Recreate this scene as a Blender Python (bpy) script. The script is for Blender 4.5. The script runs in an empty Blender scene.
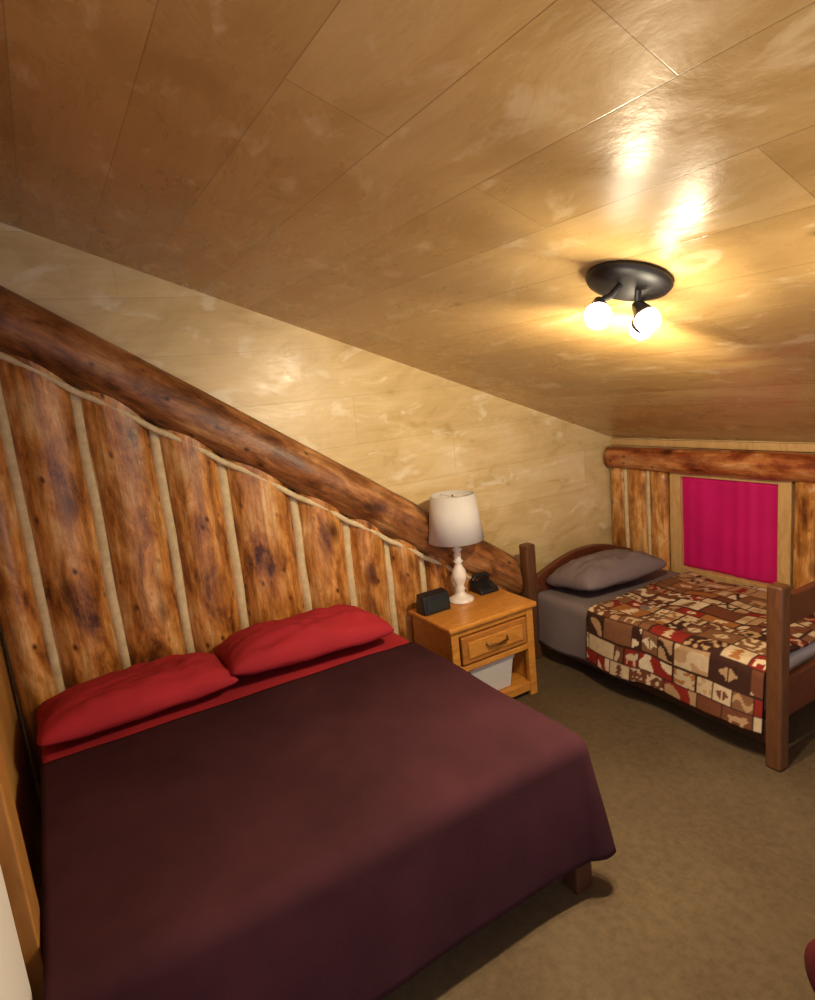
import bpy, bmesh, math, random
from mathutils import Vector, Matrix, noise
random.seed(7)
scene=bpy.context.scene
COL=scene.collection
try:
    scene.view_settings.view_transform='Standard'
    scene.view_settings.look='None'
except Exception: pass

# ------------------------------------------------------------------ helpers
def link(o,parent=None):
    COL.objects.link(o)
    if parent is not None: o.parent=parent
    return o
def empty(name):
    e=bpy.data.objects.new(name,None); e.empty_display_size=.1
    COL.objects.link(e); return e
def mesh(name,verts,faces,mat=None,parent=None,smooth=False,uvs=None):
    me=bpy.data.meshes.new(name)
    me.from_pydata([tuple(v) for v in verts],[],faces)
    me.update()
    if uvs is not None:
        uvl=me.uv_layers.new(name='UVMap')
        for l in me.loops: uvl.data[l.index].uv=uvs[l.vertex_index]
    if smooth:
        for p in me.polygons: p.use_smooth=True
    o=bpy.data.objects.new(name,me)
    if mat: me.materials.append(mat)
    return link(o,parent)
def fixn(o):
    bm=bmesh.new(); bm.from_mesh(o.data)
    bmesh.ops.recalc_face_normals(bm,faces=bm.faces); bm.to_mesh(o.data); bm.free()
    return o
def bevel(o,w=.006,seg=2):
    m=o.modifiers.new('bev','BEVEL'); m.width=w; m.segments=seg; m.limit_method='ANGLE'
    for p in o.data.polygons: p.use_smooth=True
    try:
        m2=o.modifiers.new('wn','WEIGHTED_NORMAL')
    except Exception: pass
    return o
BOXF=[(0,3,2,1),(4,5,6,7),(0,1,5,4),(1,2,6,5),(2,3,7,6),(3,0,4,7)]
def boxv(x0,x1,y0,y1,z0,z1):
    return [(x0,y0,z0),(x1,y0,z0),(x1,y1,z0),(x0,y1,z0),(x0,y0,z1),(x1,y0,z1),(x1,y1,z1),(x0,y1,z1)]
def box(name,x0,x1,y0,y1,z0,z1,mat,parent=None,bev=.006):
    o=mesh(name,boxv(x0,x1,y0,y1,z0,z1),BOXF,mat,parent)
    if bev: bevel(o,bev)
    return o
def boxes(name,lst,mat,parent=None,bev=.006):
    V=[];F=[]
    for b in lst:
        n=len(V); V+=boxv(*b); F+=[tuple(i+n for i in f) for f in BOXF]
    o=mesh(name,V,F,mat,parent)
    if bev: bevel(o,bev)
    return o
def prism(name,pts,ext,mat,parent=None,bev=0):
    n=len(pts); e=Vector(ext)
    V=[Vector(p) for p in pts]+[Vector(p)+e for p in pts]
    F=[tuple(range(n)),tuple(range(2*n-1,n-1,-1))]+[(i,(i+1)%n,(i+1)%n+n,i+n) for i in range(n)]
    o=fixn(mesh(name,V,F,mat,parent))
    if bev: bevel(o,bev)
    return o
def lathe(name,prof,c,mat,parent=None,seg=32,rot=None,smooth=True):
    V=[];F=[]
    for r,z in prof:
        for k in range(seg):
            a=2*math.pi*k/seg; V.append(Vector((r*math.cos(a),r*math.sin(a),z)))
    for i in range(len(prof)-1):
        for k in range(seg):
            F.append((i*seg+k,i*seg+(k+1)%seg,(i+1)*seg+(k+1)%seg,(i+1)*seg+k))
    if prof[0][0]>1e-4: F.append(tuple(range(seg-1,-1,-1)))
    if prof[-1][0]>1e-4: F.append(tuple((len(prof)-1)*seg+k for k in range(seg)))
    if rot is not None: V=[rot@v for v in V]
    V=[v+Vector(c) for v in V]
    o=mesh(name,V,F,mat,parent,smooth=smooth)
    bm=bmesh.new(); bm.from_mesh(o.data); bmesh.ops.remove_doubles(bm,verts=bm.verts,dist=1e-5)
    bmesh.ops.recalc_face_normals(bm,faces=bm.faces); bm.to_mesh(o.data); bm.free()
    return o
def ring(name,prof,c,mat,parent=None,seg=48):
    V=[];F=[];n=len(prof)
    for r,z in prof:
        for k in range(seg):
            a=2*math.pi*k/seg; V.append((c[0]+r*math.cos(a),c[1]+r*math.sin(a),c[2]+z))
    for i in range(n):
        j=(i+1)%n
        for k in range(seg):
            F.append((i*seg+k,i*seg+(k+1)%seg,j*seg+(k+1)%seg,j*seg+k))
    return fixn(mesh(name,V,F,mat,parent,smooth=True))
def align(d):
    return Vector(d).normalized().to_track_quat('Z','Y').to_matrix()
def tube(name,pts,r,mat,parent=None):
    cu=bpy.data.curves.new(name,'CURVE'); cu.dimensions='3D'; cu.bevel_depth=r; cu.bevel_resolution=4
    cu.use_fill_caps=True
    s=cu.splines.new('POLY'); s.points.add(len(pts)-1)
    for i,p in enumerate(pts): s.points[i].co=(*p,1)
    o=bpy.data.objects.new(name,cu); cu.materials.append(mat)
    return link(o,parent)

# ------------------------------------------------------------------ materials
class N:
    def __init__(s,name):
        s.m=bpy.data.materials.new(name); s.m.use_nodes=True
        s.t=s.m.node_tree; s.b=s.t.nodes['Principled BSDF']
    def n(s,t,**k):
        x=s.t.nodes.new(t)
        for a,v in k.items():
            if hasattr(x,a): setattr(x,a,v)
        return x
    def l(s,a,b): s.t.links.new(a,b)
    def coord(s,kind='Object',scale=(1,1,1),loc=(0,0,0),rot=(0,0,0)):
        c=s.n('ShaderNodeTexCoord'); m=s.n('ShaderNodeMapping')
        m.inputs['Scale'].default_value=scale; m.inputs['Location'].default_value=loc; m.inputs['Rotation'].default_value=rot
        s.l(c.outputs[kind],m.inputs['Vector']); return m.outputs['Vector']
    def noise(s,vec,scale=5,detail=4,rough=.55,dist=0,rnd=False):
        x=s.n('ShaderNodeTexNoise')
        if rnd:
            x.noise_dimensions='4D'
            oi=s.n('ShaderNodeObjectInfo'); mu=s.n('ShaderNodeMath'); mu.operation='MULTIPLY'; mu.inputs[1].default_value=40
            s.l(oi.outputs['Random'],mu.inputs[0]); s.l(mu.outputs[0],x.inputs['W'])
        x.inputs['Scale'].default_value=scale; x.inputs['Detail'].default_value=detail
        x.inputs['Roughness'].default_value=rough; x.inputs['Distortion'].default_value=dist
        s.l(vec,x.inputs['Vector']); return x.outputs[0]
    def ramp(s,fac,stops,interp='LINEAR'):
        r=s.n('ShaderNodeValToRGB'); cr=r.color_ramp; cr.interpolation=interp
        while len(cr.elements)<len(stops): cr.elements.new(.5)
        for e,(p,c) in zip(cr.elements,stops):
            e.position=p; e.color=(c[0],c[1],c[2],1) if not isinstance(c,(int,float)) else (c,c,c,1)
        s.l(fac,r.inputs['Fac']); return r.outputs['Color']
    def mix(s,fac,a,b,mode='MIX'):
        x=s.n('ShaderNodeMixRGB'); x.blend_type=mode
        for i,v in ((0,fac),(1,a),(2,b)):
            if isinstance(v,(int,float)): x.inputs[i].default_value=v if i==0 else (v,v,v,1)
            elif isinstance(v,tuple): x.inputs[i].default_value=(*v,1)
            else: s.l(v,x.inputs[i])
        return x.outputs[0]
    def out(s,color=None,rough=.5,bump=None,bs=.2,bd=.01,spec=None,**k):
        b=s.b
        if color is not None:
            if isinstance(color,tuple): b.inputs['Base Color'].default_value=(*color,1)
            else: s.l(color,b.inputs['Base Color'])
        if isinstance(rough,(int,float)): b.inputs['Roughness'].default_value=rough
        else: s.l(rough,b.inputs['Roughness'])
        if spec is not None: b.inputs['Specular IOR Level'].default_value=spec
        if bump is not None:
            bn=s.n('ShaderNodeBump'); bn.inputs['Strength'].default_value=bs; bn.inputs['Distance'].default_value=bd
            s.l(bump,bn.inputs['Height']); s.l(bn.outputs[0],b.inputs['Normal'])
        for a,v in k.items():
            a=a.replace('_',' ')
            if a in b.inputs: b.inputs[a].default_value=v
        return s.m

def log_mat(name,dark,mid,light,hl,rough=.30,knot=.8):
    a=N(name)
    v=a.coord('UV',(2.4,1.0,1))
    n1=a.noise(v,3.6,7,.68,.35,True)
    c=a.ramp(n1,[(.34,dark),(.43,mid),(.53,light),(.67,hl)])
    v2=a.coord('UV',(26,1.6,1)); n2=a.noise(v2,1.5,6,.7,.3,True)
    c=a.mix(.65,c,a.ramp(n2,[(.36,.30),(.58,1.0)]),'MULTIPLY')
    oi=a.n('ShaderNodeObjectInfo')
    sc=a.n('ShaderNodeVectorMath'); sc.operation='SCALE'; sc.inputs[0].default_value=(13,29,0)
    a.l(oi.outputs['Random'],sc.inputs['Scale'])
    for scale,rad in ((2.9,.17),(8.0,.12)):
        vm=a.n('ShaderNodeVectorMath'); vm.operation='ADD'
        a.l(a.coord('UV',(1.5,1.0,1)),vm.inputs[0]); a.l(sc.outputs[0],vm.inputs[1])
        vo=a.n('ShaderNodeTexVoronoi'); vo.inputs['Scale'].default_value=scale
        a.l(vm.outputs[0],vo.inputs['Vector'])
        k=a.ramp(vo.outputs['Distance'],[(rad*.35,0.0),(rad*1.4,1.0)])
        c=a.mix(k,tuple(x*knot for x in dark),c)
    return a.out(c,rough,n1,.6,.015)
M_log=log_mat('peeled_log',(.10,.028,.007),(.38,.135,.026),(.68,.30,.070),(.92,.60,.26))
M_beam=log_mat('dark_beam_log',(.06,.019,.007),(.20,.068,.018),(.38,.15,.045),(.62,.33,.13),.42)
M_redlog=log_mat('red_beam_log',(.10,.016,.006),(.30,.065,.018),(.52,.18,.05),(.8,.45,.2))

def board_mat(name,c1,c2,c3,row,length,rough,seam=.5,knots=True,bspread=.2,pale=None,grain=.3,sw=.45,spec=.5):
    a=N(name)
    co=a.coord('UV')
    br=a.n('ShaderNodeTexBrick'); br.offset=.37; br.squash=1
    br.inputs['Scale'].default_value=1; br.inputs['Brick Width'].default_value=length; br.inputs['Row Height'].default_value=row
    br.inputs['Mortar Size'].default_value=.0018; br.inputs['Mortar Smooth'].default_value=.6
    br.inputs['Color1'].default_value=(0,0,0,1); br.inputs['Color2'].default_value=(1,1,1,1); br.inputs['Mortar'].default_value=(.5,.5,.5,1)
    a.l(co,br.inputs['Vector'])
    vs=a.coord('UV',(1.3,2.6,1)); n1=a.noise(vs,1.8,6,.62,.6)
    f=a.mix(bspread,n1,br.outputs['Color'])
    c=a.ramp(f,[(.26,c1),(.5,c2),(.74,c3)])
    g=a.noise(a.coord('UV',(1.0,14,1)),3.0,6,.65,.8)
    c=a.mix(grain,c,a.ramp(g,[(.3,.62),(.65,1.0)]),'MULTIPLY')
    if pale:  # pale patches: glossy highlights painted into the board colour
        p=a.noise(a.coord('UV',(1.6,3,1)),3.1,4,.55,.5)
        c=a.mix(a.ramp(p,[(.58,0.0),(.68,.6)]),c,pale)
    if knots:
        vo=a.n('ShaderNodeTexVoronoi'); vo.inputs['Scale'].default_value=2.1
        a.l(a.coord('UV',(1,1.7,1)),vo.inputs['Vector'])
        k=a.ramp(vo.outputs['Distance'],[(.02,.35),(.07,1.0)])
        c=a.mix(k,tuple(x*.5 for x in c1),c)
    c=a.mix(a.mix(sw,0.0,br.outputs['Fac']),c,tuple(x*seam for x in c1))
    bn=a.mix(.04,n1,br.outputs['Fac'],'SUBTRACT')
    r=a.ramp(n1,[(.35,rough*.7),(.65,min(1,rough*1.4))])
    return a.out(c,r,bn,.30,.014,spec)
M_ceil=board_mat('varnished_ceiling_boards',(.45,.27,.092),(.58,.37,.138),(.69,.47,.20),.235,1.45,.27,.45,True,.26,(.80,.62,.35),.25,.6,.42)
M_wall=board_mat('pine_wall_boards',(.56,.385,.15),(.76,.575,.27),(.88,.73,.44),.26,1.7,.34,.6,True,.18,(.90,.80,.56),.3)
M_part=board_mat('golden_pine_boards',(.34,.17,.035),(.45,.23,.055),(.52,.30,.08),.14,2.4,.4)

def fabric(name,col,var=.15,scale=60,rough=.85,bs=.15,spec=.25,**k):
    a=N(name); v=a.coord('Object')
    n=a.noise(v,scale,3,.6); n2=a.noise(v,3,4,.6)
    lo=tuple(c*(1-var) for c in col); hi=tuple(min(1,c*(1+var)) for c in col)
    c=a.ramp(n2,[(.3,lo),(.7,hi)])
    return a.out(c,rough,n,bs,.002,spec,**k)
M_red=fabric('red_cotton',(.37,.020,.030),.14)
M_red2=fabric('red_sheet',(.33,.016,.026),.12)
M_plum=fabric('chocolate_plum_blanket',(.040,.0115,.0155),.25,90,.95,.3,.12)
M_grey=fabric('grey_cotton',(.185,.145,.14),.12)
M_curt=fabric('magenta_curtain',(.58,.006,.135),.10,80,.6,.1)
M_mattress=fabric('mattress_ticking',(.55,.5,.45))
def carpet():
    a=N('brown_carpet'); v=a.coord('Object')
    n=a.noise(v,140,3,.7); n2=a.noise(v,2.5,4,.6); n3=a.noise(v,30,4,.7)
    c=a.ramp(n2,[(.3,(.098,.066,.036)),(.7,(.128,.090,.050))])
    c=a.mix(.5,c,a.ramp(n3,[(.35,.6),(.65,1.1)]),'MULTIPLY')
    return a.out(c,.97,n,.6,.006,spec=.1)
M_carpet=carpet()
def chinkm():
    a=N('chinking'); n=a.noise(a.coord('Object'),25,5,.6)
    return a.out(a.ramp(n,[(.3,(.56,.44,.23)),(.7,(.76,.63,.38))]),.8,n,.5,.004)
M_chink=chinkm()
def wood(name,c1,c2,scale=(2,14,2),rough=.35):
    a=N(name); n=a.noise(a.coord('Object',scale),2.5,6,.65,1.5)
    return a.out(a.ramp(n,[(.3,c1),(.7,c2)]),rough,n,.15,.003)
M_oak=wood('honey_oak',(.46,.17,.022),(.70,.32,.06),(12,3,12),.3)
M_oak2=wood('honey_oak_dark',(.34,.12,.018),(.50,.20,.04),(12,3,12),.35)
M_bedwood=wood('red_brown_bed_wood',(.08,.020,.010),(.15,.042,.018),(3,3,10),.35)
M_post=wood('brown_bed_post',(.075,.028,.011),(.155,.06,.022),(10,10,2),.4)
M_dark=wood('dark_frame_wood',(.035,.012,.007),(.07,.022,.010),(3,3,3),.45)
M_trim=wood('pine_trim',(.50,.29,.10),(.68,.44,.18),(10,10,3),.4)
M_trimd=wood('golden_trim',(.26,.11,.022),(.38,.18,.045),(10,10,2),.4)
M_black=N('black_plastic').out((.012,.012,.014),.35)
M_metal=N('dark_bronze_metal').out((.010,.009,.010),.5)
M_chrome=N('brushed_nickel').out((.45,.43,.40),.3,Metallic=1.0)
M_white=N('white_ceramic').out((.82,.76,.66),.35)
M_wplas=N('white_plastic').out((.62,.60,.56),.45)
M_brass=N('antique_brass').out((.20,.11,.04),.35,Metallic=.9)
sh=N('lampshade_linen'); nn=sh.noise(sh.coord('Object',(60,60,60)),4,3)
sh.out(sh.ramp(nn,[(.3,(.80,.78,.74)),(.7,(.88,.86,.82))]),.9)
tr=sh.n('ShaderNodeBsdfTranslucent'); tr.inputs[0].default_value=(.85,.8,.72,1)
ms=sh.n('ShaderNodeMixShader'); ms.inputs[0].default_value=.3
sh.l(sh.b.outputs[0],ms.inputs[1]); sh.l(tr.outputs[0],ms.inputs[2]); sh.l(ms.outputs[0],sh.t.nodes['Material Output'].inputs[0])
M_shade=sh.m
gl=N('window_glass'); gl.out((.8,.85,.9),.05,Transmission_Weight=1.0); M_glass=gl.m
em=N('lit_bulb'); em.out((1,1,1),.4); em.b.inputs['Emission Color'].default_value=(1,.93,.78,1); em.b.inputs['Emission Strength'].default_value=16; M_bulb=em.m
lcd=N('clock_display').out((.02,.03,.03),.15)

# ------------------------------------------------------------------ room
XR=4.6; YN=-2.2; YB=3.46
def zc(y): return 2.55-.373*y
def plate(name,pts,uvs,ext,mat):
    n=len(pts); e=Vector(ext)
    V=[Vector(p) for p in pts]+[Vector(p)+e for p in pts]
    F=[tuple(range(n)),tuple(range(2*n-1,n-1,-1))]+[(i,(i+1)%n,(i+1)%n+n,i+n) for i in range(n)]
    return fixn(mesh(name,V,F,mat,uvs=list(uvs)+list(uvs)))
p=[(0,YN,0),(0,YB,0),(0,YB,zc(YB)),(0,YN,zc(YN))]
plate('wall_left',p,[(q[1]+3,q[2]+.09) for q in p],(-.12,0,0),M_wall)
k=math.hypot(1,.373)
p=[(-.12,YN,zc(YN)),(XR,YN,zc(YN)),(XR,YB+.12,zc(YB+.12)),(-.12,YB+.12,zc(YB+.12))]
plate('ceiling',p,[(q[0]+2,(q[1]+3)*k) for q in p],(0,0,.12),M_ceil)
box('floor',-.12,XR,YN,YB+.12,-.1,0,M_carpet,bev=0)
WX0,WX1,WZ0,WZ1=.56,1.17,.44,1.03
def uvbox(name,lst,mat):
    V=[];F=[]
    for b in lst:
        n=len(V); V+=boxv(*b); F+=[tuple(i+n for i in f) for f in BOXF]
    return mesh(name,V,F,mat,uvs=[(v[0],v[2]) for v in V])
zt=zc(YB)
uvbox('wall_back',[(0,WX0,YB,YB+.12,0,zt-.001),(WX1,XR,YB,YB+.12,0,zt-.001),(WX0,WX1,YB,YB+.12,0,WZ0),(WX0,WX1,YB,YB+.12,WZ1,zt-.001)],M_wall)
PY=-.28
p=[(0.001,PY,0),(2.3,PY,0),(2.3,PY,zc(PY)-.001),(0.001,PY,zc(PY)-.001)]
plate('wall_partition',p,[(q[2],q[0]) for q in p],(0,-.1,0),M_part)
box('trim_2',1.36,1.50,PY+.001,-.202,0,2.4,M_trimd,None,.006)

# logs ---------------------------------------------------------------
def log(name,p0,p1,rn,rt,nrm,mat,parent,seed,top=None,rings=40,seg=24,amp=.05,clamp=None):
    p0=Vector(p0);p1=Vector(p1);ax=(p1-p0);L=ax.length;ax.normalize();nrm=Vector(nrm);t=ax.cross(nrm).normalized()
    V=[];U=[];F=[]
    for i in range(rings+1):
        f=i/rings
        for k in range(seg+1):
            a=-math.pi+2*math.pi*k/seg
            kk=a if k<seg else -math.pi
            q=noise.noise(Vector((math.cos(kk)*1.1+seed*7.1,math.sin(kk)*1.1,f*L*2.2)))
            q2=noise.noise(Vector((math.cos(kk)*2.5+seed*3.1,math.sin(kk)*2.5+5,f*L*7)))
            s=1+amp*q*1.1+amp*.5*q2
            sway=.006*noise.noise(Vector((seed*5.3,f*L*1.3,0)))
            ct=math.cos(kk); st=math.sin(kk)
            c=p0+ax*(L*f)
            v=c+nrm*(ct*rn*s)+t*(st*rt*min(s,1.02)+sway)
            if top: v.z=p0.z+(top(v.y)-p0.z)*f
            if clamp: clamp(v)
            V.append(v); U.append((a*rt,f*L))
    w=seg+1
    for i in range(rings):
        for k in range(seg):
            F.append((i*w+k,i*w+k+1,(i+1)*w+k+1,(i+1)*w+k))
    F.append(tuple(range(seg-1,-1,-1))); F.append(tuple(rings*w+k for k in range(seg)))
    return fixn(mesh(name,V,F,mat,parent,smooth=True,uvs=U))
YE=2.385
def clL(v): v.x=max(v.x,.002); v.y=min(max(v.y,PY+.004),YE)
def clB(v): v.y=min(v.y,YB-.002); v.x=max(v.x,.003)
zd=lambda y: 2.13-.672*y
LW=empty('log_wainscot')
ch=[-.275,-.11,.155,.437,.704,1.035,1.297,1.527,1.74,1.95,2.16,2.38]
for i in range(len(ch)-1):
    a,b=ch[i],ch[i+1]; c=(a+b)/2
    log('log_%d'%i,(.065,c,0.0),(.065,c,zd(c)),.09,(b-a)/2-.009,(1,0,0),M_log,LW,i+1,top=lambda y:max(.05,zd(y)-.02),clamp=clL)
for i,y in enumerate(ch[1:-1]):
    z1=zd(y)-.15
    pts=[(.083+.005*noise.noise(Vector((j*.7,y*9,0))),y+.008*noise.noise(Vector((y*5,j*.45,3))),z1*j/14) for j in range(15)]
    tube('chink_%d'%i,pts,.026,M_chink,LW)
pts=[];y=-.262
while y<YE-.02:
    for a,b in zip(ch[:-1],ch[1:]):
        if a<=y<=b: q=abs((y-(a+b)/2)/((b-a)/2))
    z=zd(y)-.156-.008*q**2
    pts.append((.130+.012*(1-q),y,z)); y+=.02
tube('chink_under_beam',pts,.014,M_chink,LW)
log('diagonal_beam',(.105,PY+.005,zd(PY+.005)),(.105,YE+.06,zd(YE+.06)),.10,.115,(1,0,0),M_beam,LW,33,rings=90,amp=.08,clamp=clL)
BW=empty('log_wainscot')
xs=[(.005,.15),(.15,.335),(.335,.485)]
x=1.25
while x<XR-.2: xs.append((x,x+.18)); x+=.18
for i,(a,b) in enumerate(xs):
    c=(a+b)/2
    log('log_%d'%i,(c,YB-.045,0),(c,YB-.045,1.07),.043,(b-a)/2-.008,(0,-1,0),M_log,BW,50+i,rings=16,clamp=clB)
    if i not in (2,): tube('chink_%d'%i,[(b+.006*noise.noise(Vector((j*.9,b*9,0))),YB-.055,1.06*j/8) for j in range(9)],.016,M_chink,BW)
log('header_beam',(.03,YB-.07,1.135),(XR-.05,YB-.07,1.135),.067,.078,(0,-1,0),M_redlog,BW,77,rings=90,amp=.10,clamp=clB)
boxes('trim_1',[(.002,XR,YB-.03,YB-.001,1.212,zt-.004)],M_trim,bev=.003)

# window --------------------------------------------------------------
W=empty('window_1')
boxes('casing',[(WX0-.072,WX0,YB-.05,YB-.001,WZ0-.07,WZ1+.03),(WX1,WX1+.072,YB-.05,YB-.001,WZ0-.07,WZ1+.03),(WX0,WX1,YB-.06,YB-.001,WZ0-.07,WZ0),(WX0,WX1,YB-.045,YB-.001,WZ1,WZ1+.03)],M_trim,W,.004)
boxes('sash',[(WX0+.002,WX0+.04,YB+.03,YB+.07,WZ0+.002,WZ1-.002),(WX1-.04,WX1-.002,YB+.03,YB+.07,WZ0+.002,WZ1-.002),(WX0+.04,WX1-.04,YB+.03,YB+.07,WZ0+.002,WZ0+.04),(WX0+.04,WX1-.04,YB+.03,YB+.07,WZ1-.04,WZ1-.002),(WX0+.04,WX1-.04,YB+.035,YB+.065,.72,.75)],M_trim,W,.003)
box('glass',WX0+.04,WX1-.04,YB+.048,YB+.052,WZ0+.04,WZ1-.04,M_glass,W,0)
V=[];F=[];nx,nz=120,24
for j in range(nz+1):
    for i in range(nx+1):
        u=i/nx; v=j/nz
        x=WX0+.002+u*(WX1-WX0-.004); z=WZ1-.001-v*(WZ1-WZ0-.004)
        y=YB-.024+(.0022+.001*v)*math.sin(u*40+1.5*math.sin(u*9)+v*.5)+.004*math.sin(u*13+2)+.005*noise.noise(Vector((u*4,v*4,1)))
        V.append((x,y,z))
for j in range(nz):
    for i in range(nx):
        a=j*(nx+1)+i; F.append((a,a+1,a+nx+2,a+nx+1))
cur=empty('window_curtain')
cl=mesh('cloth',V,F,M_curt,cur,smooth=True); s=cl.modifiers.new('s','SOLIDIFY'); s.thickness=.002
tube('curtain_rod',[(WX0+.002,YB-.024,WZ1-.003),(WX1-.002,YB-.024,WZ1-.003)],.007,M_curt,cur)

# ------------------------------------------------------------------ cloth tools
def drape(name,x0,x1,y0,y1,zt,Dx,Dn,Df,mat,parent,step=.02,r=.05,fold=.02,ffreq=16,seed=0,bump=.006,thick=.012,colf=None,crown=0):
    L=x1-x0;Wd=y1-y0
    ns=max(2,int((L+Dx)/step)); nt_=max(2,int((Wd+Dn+Df)/step))
    V=[];F=[];C=[]
    for i in range(ns+1):
        s=(L+Dx)*i/ns
        for j in range(nt_+1):
            t=-Dn+(Wd+Dn+Df)*j/nt_
            ds=max(0,s-L); dt=0; sg=0; Dt=1
            if t<0: dt=-t; sg=-1; Dt=max(Dn,1e-6)
            elif t>Wd: dt=t-Wd; sg=1; Dt=max(Df,1e-6)
            nxx=ds/Dx if Dx>0 else 0; ny=dt/Dt
            x=x0+min(s,L); y=y0+min(max(t,0),Wd); z=zt
            z+=bump*noise.noise(Vector((s*3,t*3,seed)))*2+crown*math.sin(math.pi*min(max(t/Wd,0),1))
            z+=bump*.35*noise.noise(Vector((s*9,t*9,seed+4)))
            if nxx>0 or ny>0:
                hyp=math.hypot(nxx,ny); dxn=nxx/hyp; dyn=ny/hyp
                D=Dx*dxn*dxn+Dt*dyn*dyn
                over=max(nxx,ny)*D
                th=min(over/r,math.pi/2)
                h=r*math.sin(th); dz=r*(1-math.cos(th))+max(0,over-r*math.pi/2)
                ang=math.atan2(dyn,dxn)
                if ang<1e-6: arc=t
                elif ang<math.pi/2-1e-6: arc=(Wd if sg>0 else 0)+sg*ang*.25
                else: arc=(Wd if sg>0 else 0)+sg*(.4+(L-s))
                fr=dz/max(D,.01)
                h+=fold*fr*(.5+.5*math.sin(arc*ffreq+seed+2*noise.noise(Vector((arc*2,seed,0)))))+fold*.5*fr
                h+=4*fold*fr*(2*dxn*dyn)**1.5*.5
                x+=dxn*h; y+=sg*dyn*h; z-=dz
            V.append((x,y,z))
            if colf: C.append(colf(s,t))
    w=nt_+1
    for i in range(ns):
        for j in range(nt_):
            a=i*w+j; F.append((a,a+w,a+w+1,a+1))
    o=mesh(name,V,F,mat,parent,smooth=True)
    if colf:
        ca=o.data.color_attributes.new('Col','FLOAT_COLOR','POINT')
        for i,c in enumerate(C): ca.data[i].color=(*c,1)
    so=o.modifiers.new('s','SOLIDIFY'); so.thickness=thick; so.offset=-1
    return o
def pillow(name,c,a,b,h,mat,parent,rot=(0,0,0),seed=0):
    n=40; V=[];idx={}
    R=Matrix.Rotation(rot[2],3,'Z')@Matrix.Rotation(rot[1],3,'Y')@Matrix.Rotation(rot[0],3,'X')
    F=[]
    def pt(i,j,sd):
        u=-1+2*i/n; v=-1+2*j/n
        x=a*u*(1-.05*(1-v*v)); y=b*v*(1-.05*(1-u*u))
        cr=(abs(u)*abs(v))**5*.07; x*=1-cr; y*=1-cr
        f=max(0,(1-abs(u)**3)*(1-abs(v)**3))**.5
        wr=noise.noise(Vector((u*2.0+seed,v*2.4,sd)))*.22+noise.noise(Vector((u*5+seed,v*6,sd)))*.12
        z=sd*h*f*(1+wr)*(1 if sd>0 else .45)
        return R@Vector((x,y,z))+Vector(c)
    for sd in (1,-1):
        for i in range(n+1):
            for j in range(n+1):
                edge=i in(0,n) or j in (0,n)
                if sd==-1 and edge: idx[(sd,i,j)]=idx[(1,i,j)]; continue
                idx[(sd,i,j)]=len(V); V.append(pt(i,j,sd))
    for sd in (1,-1):
        for i in range(n):
            for j in range(n):
                q=(idx[(sd,i,j)],idx[(sd,i+1,j)],idx[(sd,i+1,j+1)],idx[(sd,i,j+1)])
                F.append(q if sd>0 else q[::-1])
    return mesh(name,V,F,mat,parent,smooth=True)

# ------------------------------------------------------------------ queen bed
QX0,QX1,QY0,QY1,QZ=.175,1.64,-.195,1.32,.56
Q=empty('queen_bed')
boxes('frame',[(QX0,QX1-.02,QY0+.04,QY0+.07,.16,.26),(QX0,QX1-.02,QY1-.07,QY1-.04,.16,.26),(QX1-.05,QX1-.02,QY0+.07,QY1-.07,.16,.26),(QX0,QX0+.03,QY0+.07,QY1-.07,.16,.26)],M_dark,Q)
boxes('legs',[(x,x+.075,y,y+.075,0,.25) for x in (QX0+.02,QX1-.03) for y in (QY0+.05,QY1-.03)],M_dark,Q,.01)
m=box('box_spring',QX0,QX1-.02,QY0+.02,QY1-.02,.24,.36,M_mattress,Q,.03)
m=box('mattress',QX0,QX1-.015,QY0+.015,QY1-.015,.362,QZ-.012,M_red2,Q,.045)
drape('red_sheet',QX0+.02,.78,QY0+.003,QY1-.005,QZ+.004,0,.0,.22,M_red,Q,.02,.045,.01,seed=3,thick=.006,bump=.003)
drape('blanket',.63,QX1,QY0,QY1,QZ+.018,.46,0.0,.46,M_plum,Q,.018,.055,.028,5,seed=5,thick=.012,bump=.005)
pillow('pillow_1',(.405,.165,QZ+.06),.205,.38,.10,M_red,Q,(0,-.06,.02),1)
pillow('pillow_2',(.405,.89,QZ+.075),.21,.40,.115,M_red,Q,(-.03,-.10,-.03),4)

# ------------------------------------------------------------------ twin bed
T=empty('twin_bed')
TX0,TX1,TY0,TY1,TZ=.22,1.665,2.50,3.34,.43
boxes('posts',[(.17,.245,2.395,2.47,0,.74),(TX1,TX1+.068,2.425,2.495,0,.82),(TX1,TX1+.068,3.265,3.335,0,.82)],M_post,T,.012)
pts=[(.19,2.475,.30)]
for j in range(17):
    f=j/16; y=2.475+f*.86
    pts.append((.19,y,.50+.12*math.sin(math.pi*min(1,f*.9+.05))))
pts.append((.19,3.335,.30))
prism('headboard',pts,(.045,0,0),M_bedwood,T,.008)
boxes('footboard',[(TX1+.015,TX1+.052,2.495,3.265,.63,.76),(TX1+.015,TX1+.052,2.495,3.265,.22,.40)],M_bedwood,T,.01)
boxes('side_rails',[(.245,TX1,2.45,2.48,.09,.20),(.245,TX1,3.31,3.335,.09,.20)],M_dark,T,.008)
box('mattress',.24,TX1-.01,TY0,TY1-.05,.2,TZ-.012,M_mattress,T,.04)
drape('grey_sheet',.24,.95,TY0-.005,TY1-.05,TZ,0,.34,.04,M_grey,T,.02,.04,.02,14,seed=2,thick=.008)
pal=[(.55,.42,.26),(.42,.26,.13),(.15,.05,.022),(.045,.016,.010),(.24,.020,.012),(.33,.13,.035),(.66,.54,.37),(.20,.09,.04)]
wts=[0,0,1,1,2,2,2,3,4,4,5,7,7,6]
rows=[];v=-.6;rs=random.Random(23)
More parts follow.
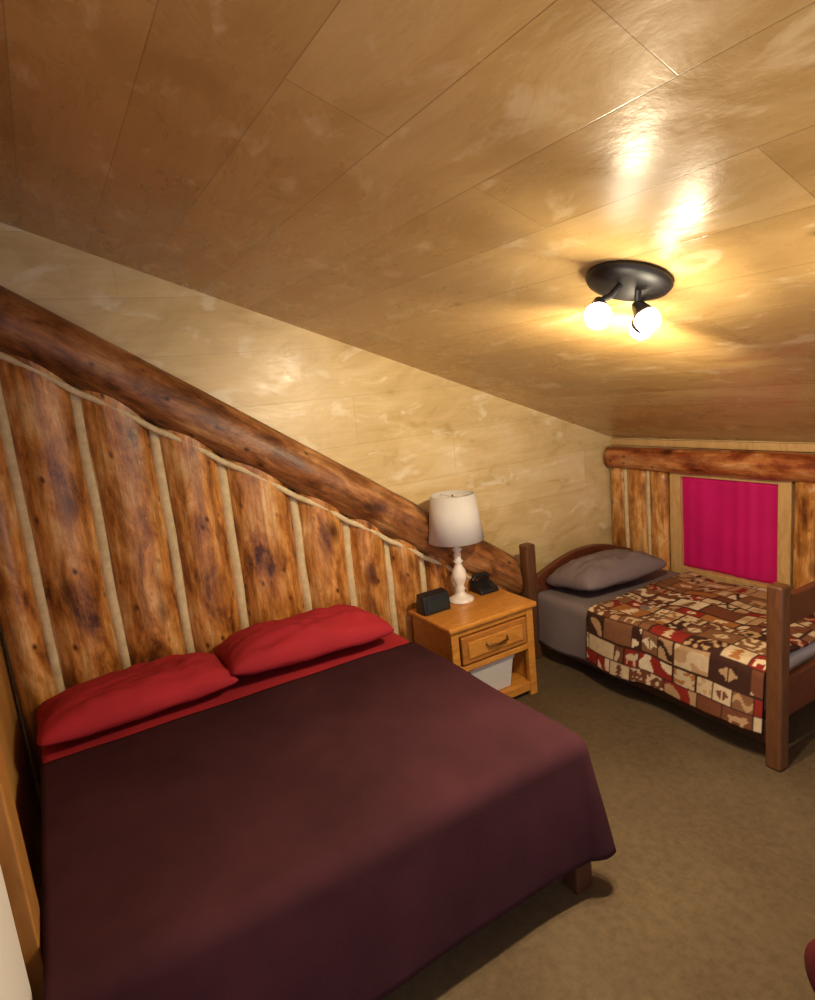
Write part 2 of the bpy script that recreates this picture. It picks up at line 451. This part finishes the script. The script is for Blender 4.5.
while v<1.6:
    h=rs.choice([.07,.09,.12]); cells=[];u=-.1
    while u<1.7:
        w=rs.choice([.06,.09,.13,.19]); bg=rs.choice(wts); fg=rs.choice([q for q in range(8) if abs(sum(pal[q])-sum(pal[bg]))>.35])
        cells.append((u,u+w,bg,fg,rs.randrange(7))); u+=w
    rows.append((v,v+h,cells)); v+=h
def qcol(s,t):
    n=noise.noise(Vector((s*14,t*14,0))); n2=noise.noise(Vector((s*40,t*40,3)))
    sh_=1+.15*n2
    for a,b,cells in rows:
        if a<=t<b:
            for c in cells:
                if c[0]<=s<c[1]:
                    w=c[1]-c[0]; h=b-a
                    bg,fg,k=pal[c[2]],pal[c[3]],c[4]
                    if min(s-c[0],c[1]-s,t-a,b-t)<.004: r=pal[3]
                    else:
                        U=(s-c[0])/w+.05*n; Vv=(t-a)/h+.06*n2
                        X=(U-.5)*w/h; Y=Vv-.5; r=bg
                        if k==0:
                            yy=(Vv-.12)/.76
                            if 0<yy<1:
                                q=(yy*3)%1; wid=.10+.20*(1-q)*(1.2-yy*.6)
                                if abs(X)<wid: r=fg
                        elif k==1:
                            if (X/.38)**2+((Y-.02)/.17)**2<1 or ((X-.36)/.15)**2+((Y-.12)/.12)**2<1: r=fg
                            if -.38<Y<0 and (abs(abs(X)-.24)<.055): r=fg
                        elif k==2: r=fg if n>.05 else bg
                        elif k==3: r=fg if abs(Y+.25*math.sin(X*7))<.16 else bg
                        elif k==4: r=fg if abs(X)+abs(Y)*1.2<.36 and abs(X)>.03 else bg
                        elif k==5: r=fg if n2>.12 else bg
                    return tuple(max(0,q*sh_) for q in r)
    return pal[0]
qm=N('patchwork_quilt'); at=qm.n('ShaderNodeVertexColor'); at.layer_name='Col'
nz_=qm.noise(qm.coord('Object'),120,3); qm.out(at.outputs['Color'],.85,nz_,.2,.003,.2)
drape('quilt',.67,TX1-.012,TY0-.012,TY1-.03,TZ+.022,0,.33,.03,qm.m,T,.0065,.05,.035,11,seed=8,thick=.014,bump=.016,colf=qcol)
pillow('pillow',(.45,2.84,TZ+.075),.21,.34,.12,M_grey,T,(0,-.14,-.05),9)

# ------------------------------------------------------------------ nightstand
NX0,NX1,NY0,NY1,NH=.175,.56,1.60,2.14,.54
NS=empty('nightstand')
boxes('top',[(NX0-.005,NX1+.02,NY0-.02,NY1+.02,NH-.03,NH)],M_oak,NS,.01)
boxes('body',[(NX0,NX1-.01,NY0,NY0+.025,.0,NH-.03),(NX0,NX1-.01,NY1-.025,NY1,.0,NH-.03),(NX0,NX0+.015,NY0+.025,NY1-.025,.06,NH-.03),
   (NX0+.015,NX1-.015,NY0+.025,NY1-.025,.05,.075),(NX0+.015,NX1-.015,NY0+.025,NY1-.025,.29,.31),
   (NX1-.03,NX1,NY0-.002,NY0+.045,0,NH-.032),(NX1-.03,NX1,NY1-.045,NY1+.002,0,NH-.032),
   (NX1-.028,NX1-.002,NY0+.045,NY1-.045,.275,.31),(NX1-.028,NX1-.002,NY0+.045,NY1-.045,.475,.508),(NX1-.028,NX1-.002,NY0+.045,NY1-.045,.03,.08)],M_oak,NS,.004)
boxes('drawer_front',[(NX1-.02,NX1+.008,NY0+.055,NY1-.055,.318,.468)],M_oak2,NS,.008)
boxes('drawer_panel',[(NX1+.006,NX1+.016,NY0+.09,NY1-.09,.348,.438)],M_oak,NS,.006)
tube('drawer_handle',[(NX1+.016,1.80,.405),(NX1+.035,1.81,.395),(NX1+.038,1.87,.387),(NX1+.035,1.93,.395),(NX1+.016,1.94,.405)],.006,M_brass,NS)
def taper(name,cx,cy,z0,z1,a0,b0,a1,b1,mat,parent=None,th=.006):
    V=[]
    for (a,b,z) in ((a0,b0,z0),(a1,b1,z1),(a1-th,b1-th,z1),(a0-th,b0-th,z0+th)):
        V+=[(cx-a,cy-b,z),(cx+a,cy-b,z),(cx+a,cy+b,z),(cx-a,cy+b,z)]
    F=[(3,2,1,0),(12,13,14,15)]
    for l in range(3):
        for k in range(4):
            F.append((l*4+k,l*4+(k+1)%4,(l+1)*4+(k+1)%4,(l+1)*4+k))
    o=fixn(mesh(name,V,F,mat,parent)); bevel(o,.004); return o
BN=empty('storage_bin')
taper('tub',.43,1.865,.078,.255,.085,.125,.10,.145,M_wplas,BN)
boxes('rim',[(.325,.335,1.715,2.015,.245,.262),(.525,.535,1.715,2.015,.245,.262),(.335,.525,1.715,1.725,.245,.262),(.335,.525,2.005,2.015,.245,.262)],M_wplas,BN,.003)

# lamp
LP=empty('table_lamp'); lx,ly=.27,1.875
prof=[(0,0.001),(.072,0.001),(.074,.012),(.06,.022),(.045,.03),(.028,.045),(.022,.06),(.032,.072),(.022,.085),(.026,.10),(.038,.125),(.043,.15),(.036,.18),(.022,.205),(.017,.22),(.03,.232),(.018,.245),(.022,.265),(.016,.285),(.028,.298),(.014,.312),(.012,.36),(0,.36)]
lathe('turned_base',prof,(lx,ly,NH),M_white,LP)
ring('shade',[(.155,.355),(.122,.612),(.119,.612),(.152,.355)],(lx,ly,NH),M_shade,LP)
lathe('socket',[(0,.36),(.018,.36),(.018,.42),(.03,.45),(.03,.48),(0,.51)],(lx,ly,NH),M_wplas,LP)
tube('harp',[(lx-.118,ly,NH+.598),(lx,ly,NH+.598),(lx+.118,ly,NH+.598)],.002,M_wplas,LP)
tube('harp_cross',[(lx,ly-.118,NH+.598),(lx,ly+.118,NH+.598)],.002,M_wplas,LP)
tube('harp_stem',[(lx,ly,NH+.50),(lx,ly,NH+.598)],.003,M_wplas,LP)
lathe('finial',[(0,.596),(.006,.598),(.004,.603),(.006,.608),(0,.611)],(lx,ly,NH),M_brass,LP)
AC=empty('alarm_clock')
prism('case',[(.24,1.59,NH+.001),(.34,1.59,NH+.001),(.325,1.59,NH+.10),(.26,1.59,NH+.11)],(0,.17,0),M_black,AC,.008)
prism('display',[(.3405,1.61,NH+.02),(.3415,1.61,NH+.02),(.3315,1.61,NH+.082),(.330,1.61,NH+.082)],(0,.13,0),lcd,AC)
PH=empty('telephone')
prism('base',[(.185,2.0,NH+.001),(.30,2.0,NH+.001),(.29,2.0,NH+.025),(.195,2.0,NH+.06)],(0,.13,0),M_black,PH,.008)
tube('handset',[(.215,2.0,NH+.07),(.21,2.02,NH+.092),(.21,2.10,NH+.092),(.215,2.12,NH+.07)],.015,M_black,PH)
boxes('keypad',[(.235+i*.018,.247+i*.018,2.03+j*.022,2.044+j*.022,NH+.033,NH+.050-i*.006) for i in range(3) for j in range(3)],M_metal,PH,.002)

# ------------------------------------------------------------------ ceiling light
CF=empty('ceiling_spotlight')
cc=Vector((1.80,1.50,zc(1.50)-.002)); nrm=Vector((0,-.373,-1)).normalized(); R=align(nrm)
lathe('canopy',[(0,0),(.117,0),(.120,.010),(.112,.022),(.085,.032),(.02,.038),(0,.038)],cc,M_metal,CF,48,R)
def spot(i,root,bulb,aim,lit,glow):
    root=Vector(root);bulb=Vector(bulb);aim=Vector(aim).normalized()
    back=bulb-aim*.07
    tube('arm_%d'%i,[root,(root+back)/2+Vector((0,0,-.008)),back],.009,M_metal,CF)
    Ra=align(aim)
    lathe('spot_cup_%d'%i,[(0,-.005),(.016,0),(.022,.02),(.030,.045),(.036,.055),(.034,.055),(.028,.046),(.019,.022),(0,.008)],back,M_chrome,CF,28,Ra)
    lathe('bulb_%d'%i,[(0,.012),(.012,.02),(.027,.05),(.034,.066),(.031,.085),(.016,.098),(0,.101)],back,M_bulb if lit else M_wplas,CF,24,Ra)
    if lit:
        ld=bpy.data.lights.new('bulb_beam_%d'%i,'SPOT'); ld.energy=lit; ld.color=(1,.81,.54); ld.shadow_soft_size=.03
        ld.spot_size=math.radians(165); ld.spot_blend=.7
        lo=bpy.data.objects.new('bulb_beam_%d'%i,ld); lo.location=bulb+aim*.06; lo.rotation_euler=(-aim).to_track_quat('Z','Y').to_euler(); link(lo,CF)
        ld=bpy.data.lights.new('bulb_glow_%d'%i,'POINT'); ld.energy=glow; ld.color=(1,.84,.58); ld.shadow_soft_size=.03
        lo=bpy.data.objects.new('bulb_glow_%d'%i,ld); lo.location=bulb+aim*.07+Vector((0,0,-.03)); link(lo,CF)
spot(1,cc+Vector((.02,-.06,-.02)),(1.83,1.335,1.885),(.45,-.6,-.60),80,3.2)
spot(2,cc+Vector((.03,.0,-.03)),(1.86,1.50,1.865),(.60,-.15,-.70),80,4)
spot(3,cc+Vector((-.03,.06,-.03)),(1.74,1.62,1.855),(-.75,.35,-.6),70,3)

# ------------------------------------------------------------------ heater on partition, bag
H=empty('wall_heater')
box('casing',1.60,2.15,PY+.001,PY+.060,.06,.88,M_wplas,H,.008)
boxes('louvres',[(1.65,2.10,PY+.060,PY+.065,.12+.035*i,.135+.035*i) for i in range(6)],M_wplas,H,.002)
BG=empty('duffel_bag')
prof=[(0,0),(.10,.0),(.135,.02),(.14,.25),(.14,.45),(.135,.48),(.10,.50),(0,.50)]
lathe('bag_body',prof,(2.42,1.48,.142),fabric('dark_red_nylon',(.10,.01,.012)),BG,32,align((.15,1,0)))
tube('strap',[(2.33,1.61,.2),(2.36,1.63,.30),(2.42,1.68,.34),(2.46,1.76,.30),(2.47,1.81,.2)],.012,M_black,BG)

# ------------------------------------------------------------------ light / world
w=bpy.data.worlds.new('World'); scene.world=w; w.use_nodes=True
bg=w.node_tree.nodes['Background']; bg.inputs[0].default_value=(.96,.90,1.0,1); bg.inputs[1].default_value=1.3

# ------------------------------------------------------------------ camera
cam=bpy.data.cameras.new('Camera'); co=bpy.data.objects.new('Camera',cam); COL.objects.link(co)
cam.sensor_fit='VERTICAL'; cam.sensor_height=36; cam.lens=620*36/1000; cam.clip_start=.02
back=Vector((.8521,-.4893,.1786)).normalized()
right=Vector((.5126,.8548,-.0959)); right=(right-back*right.dot(back)).normalized()
up=back.cross(right)
M=Matrix(((right.x,up.x,back.x,3.04),(right.y,up.y,back.y,0),(right.z,up.z,back.z,1.75),(0,0,0,1)))
co.matrix_world=M
scene.camera=co
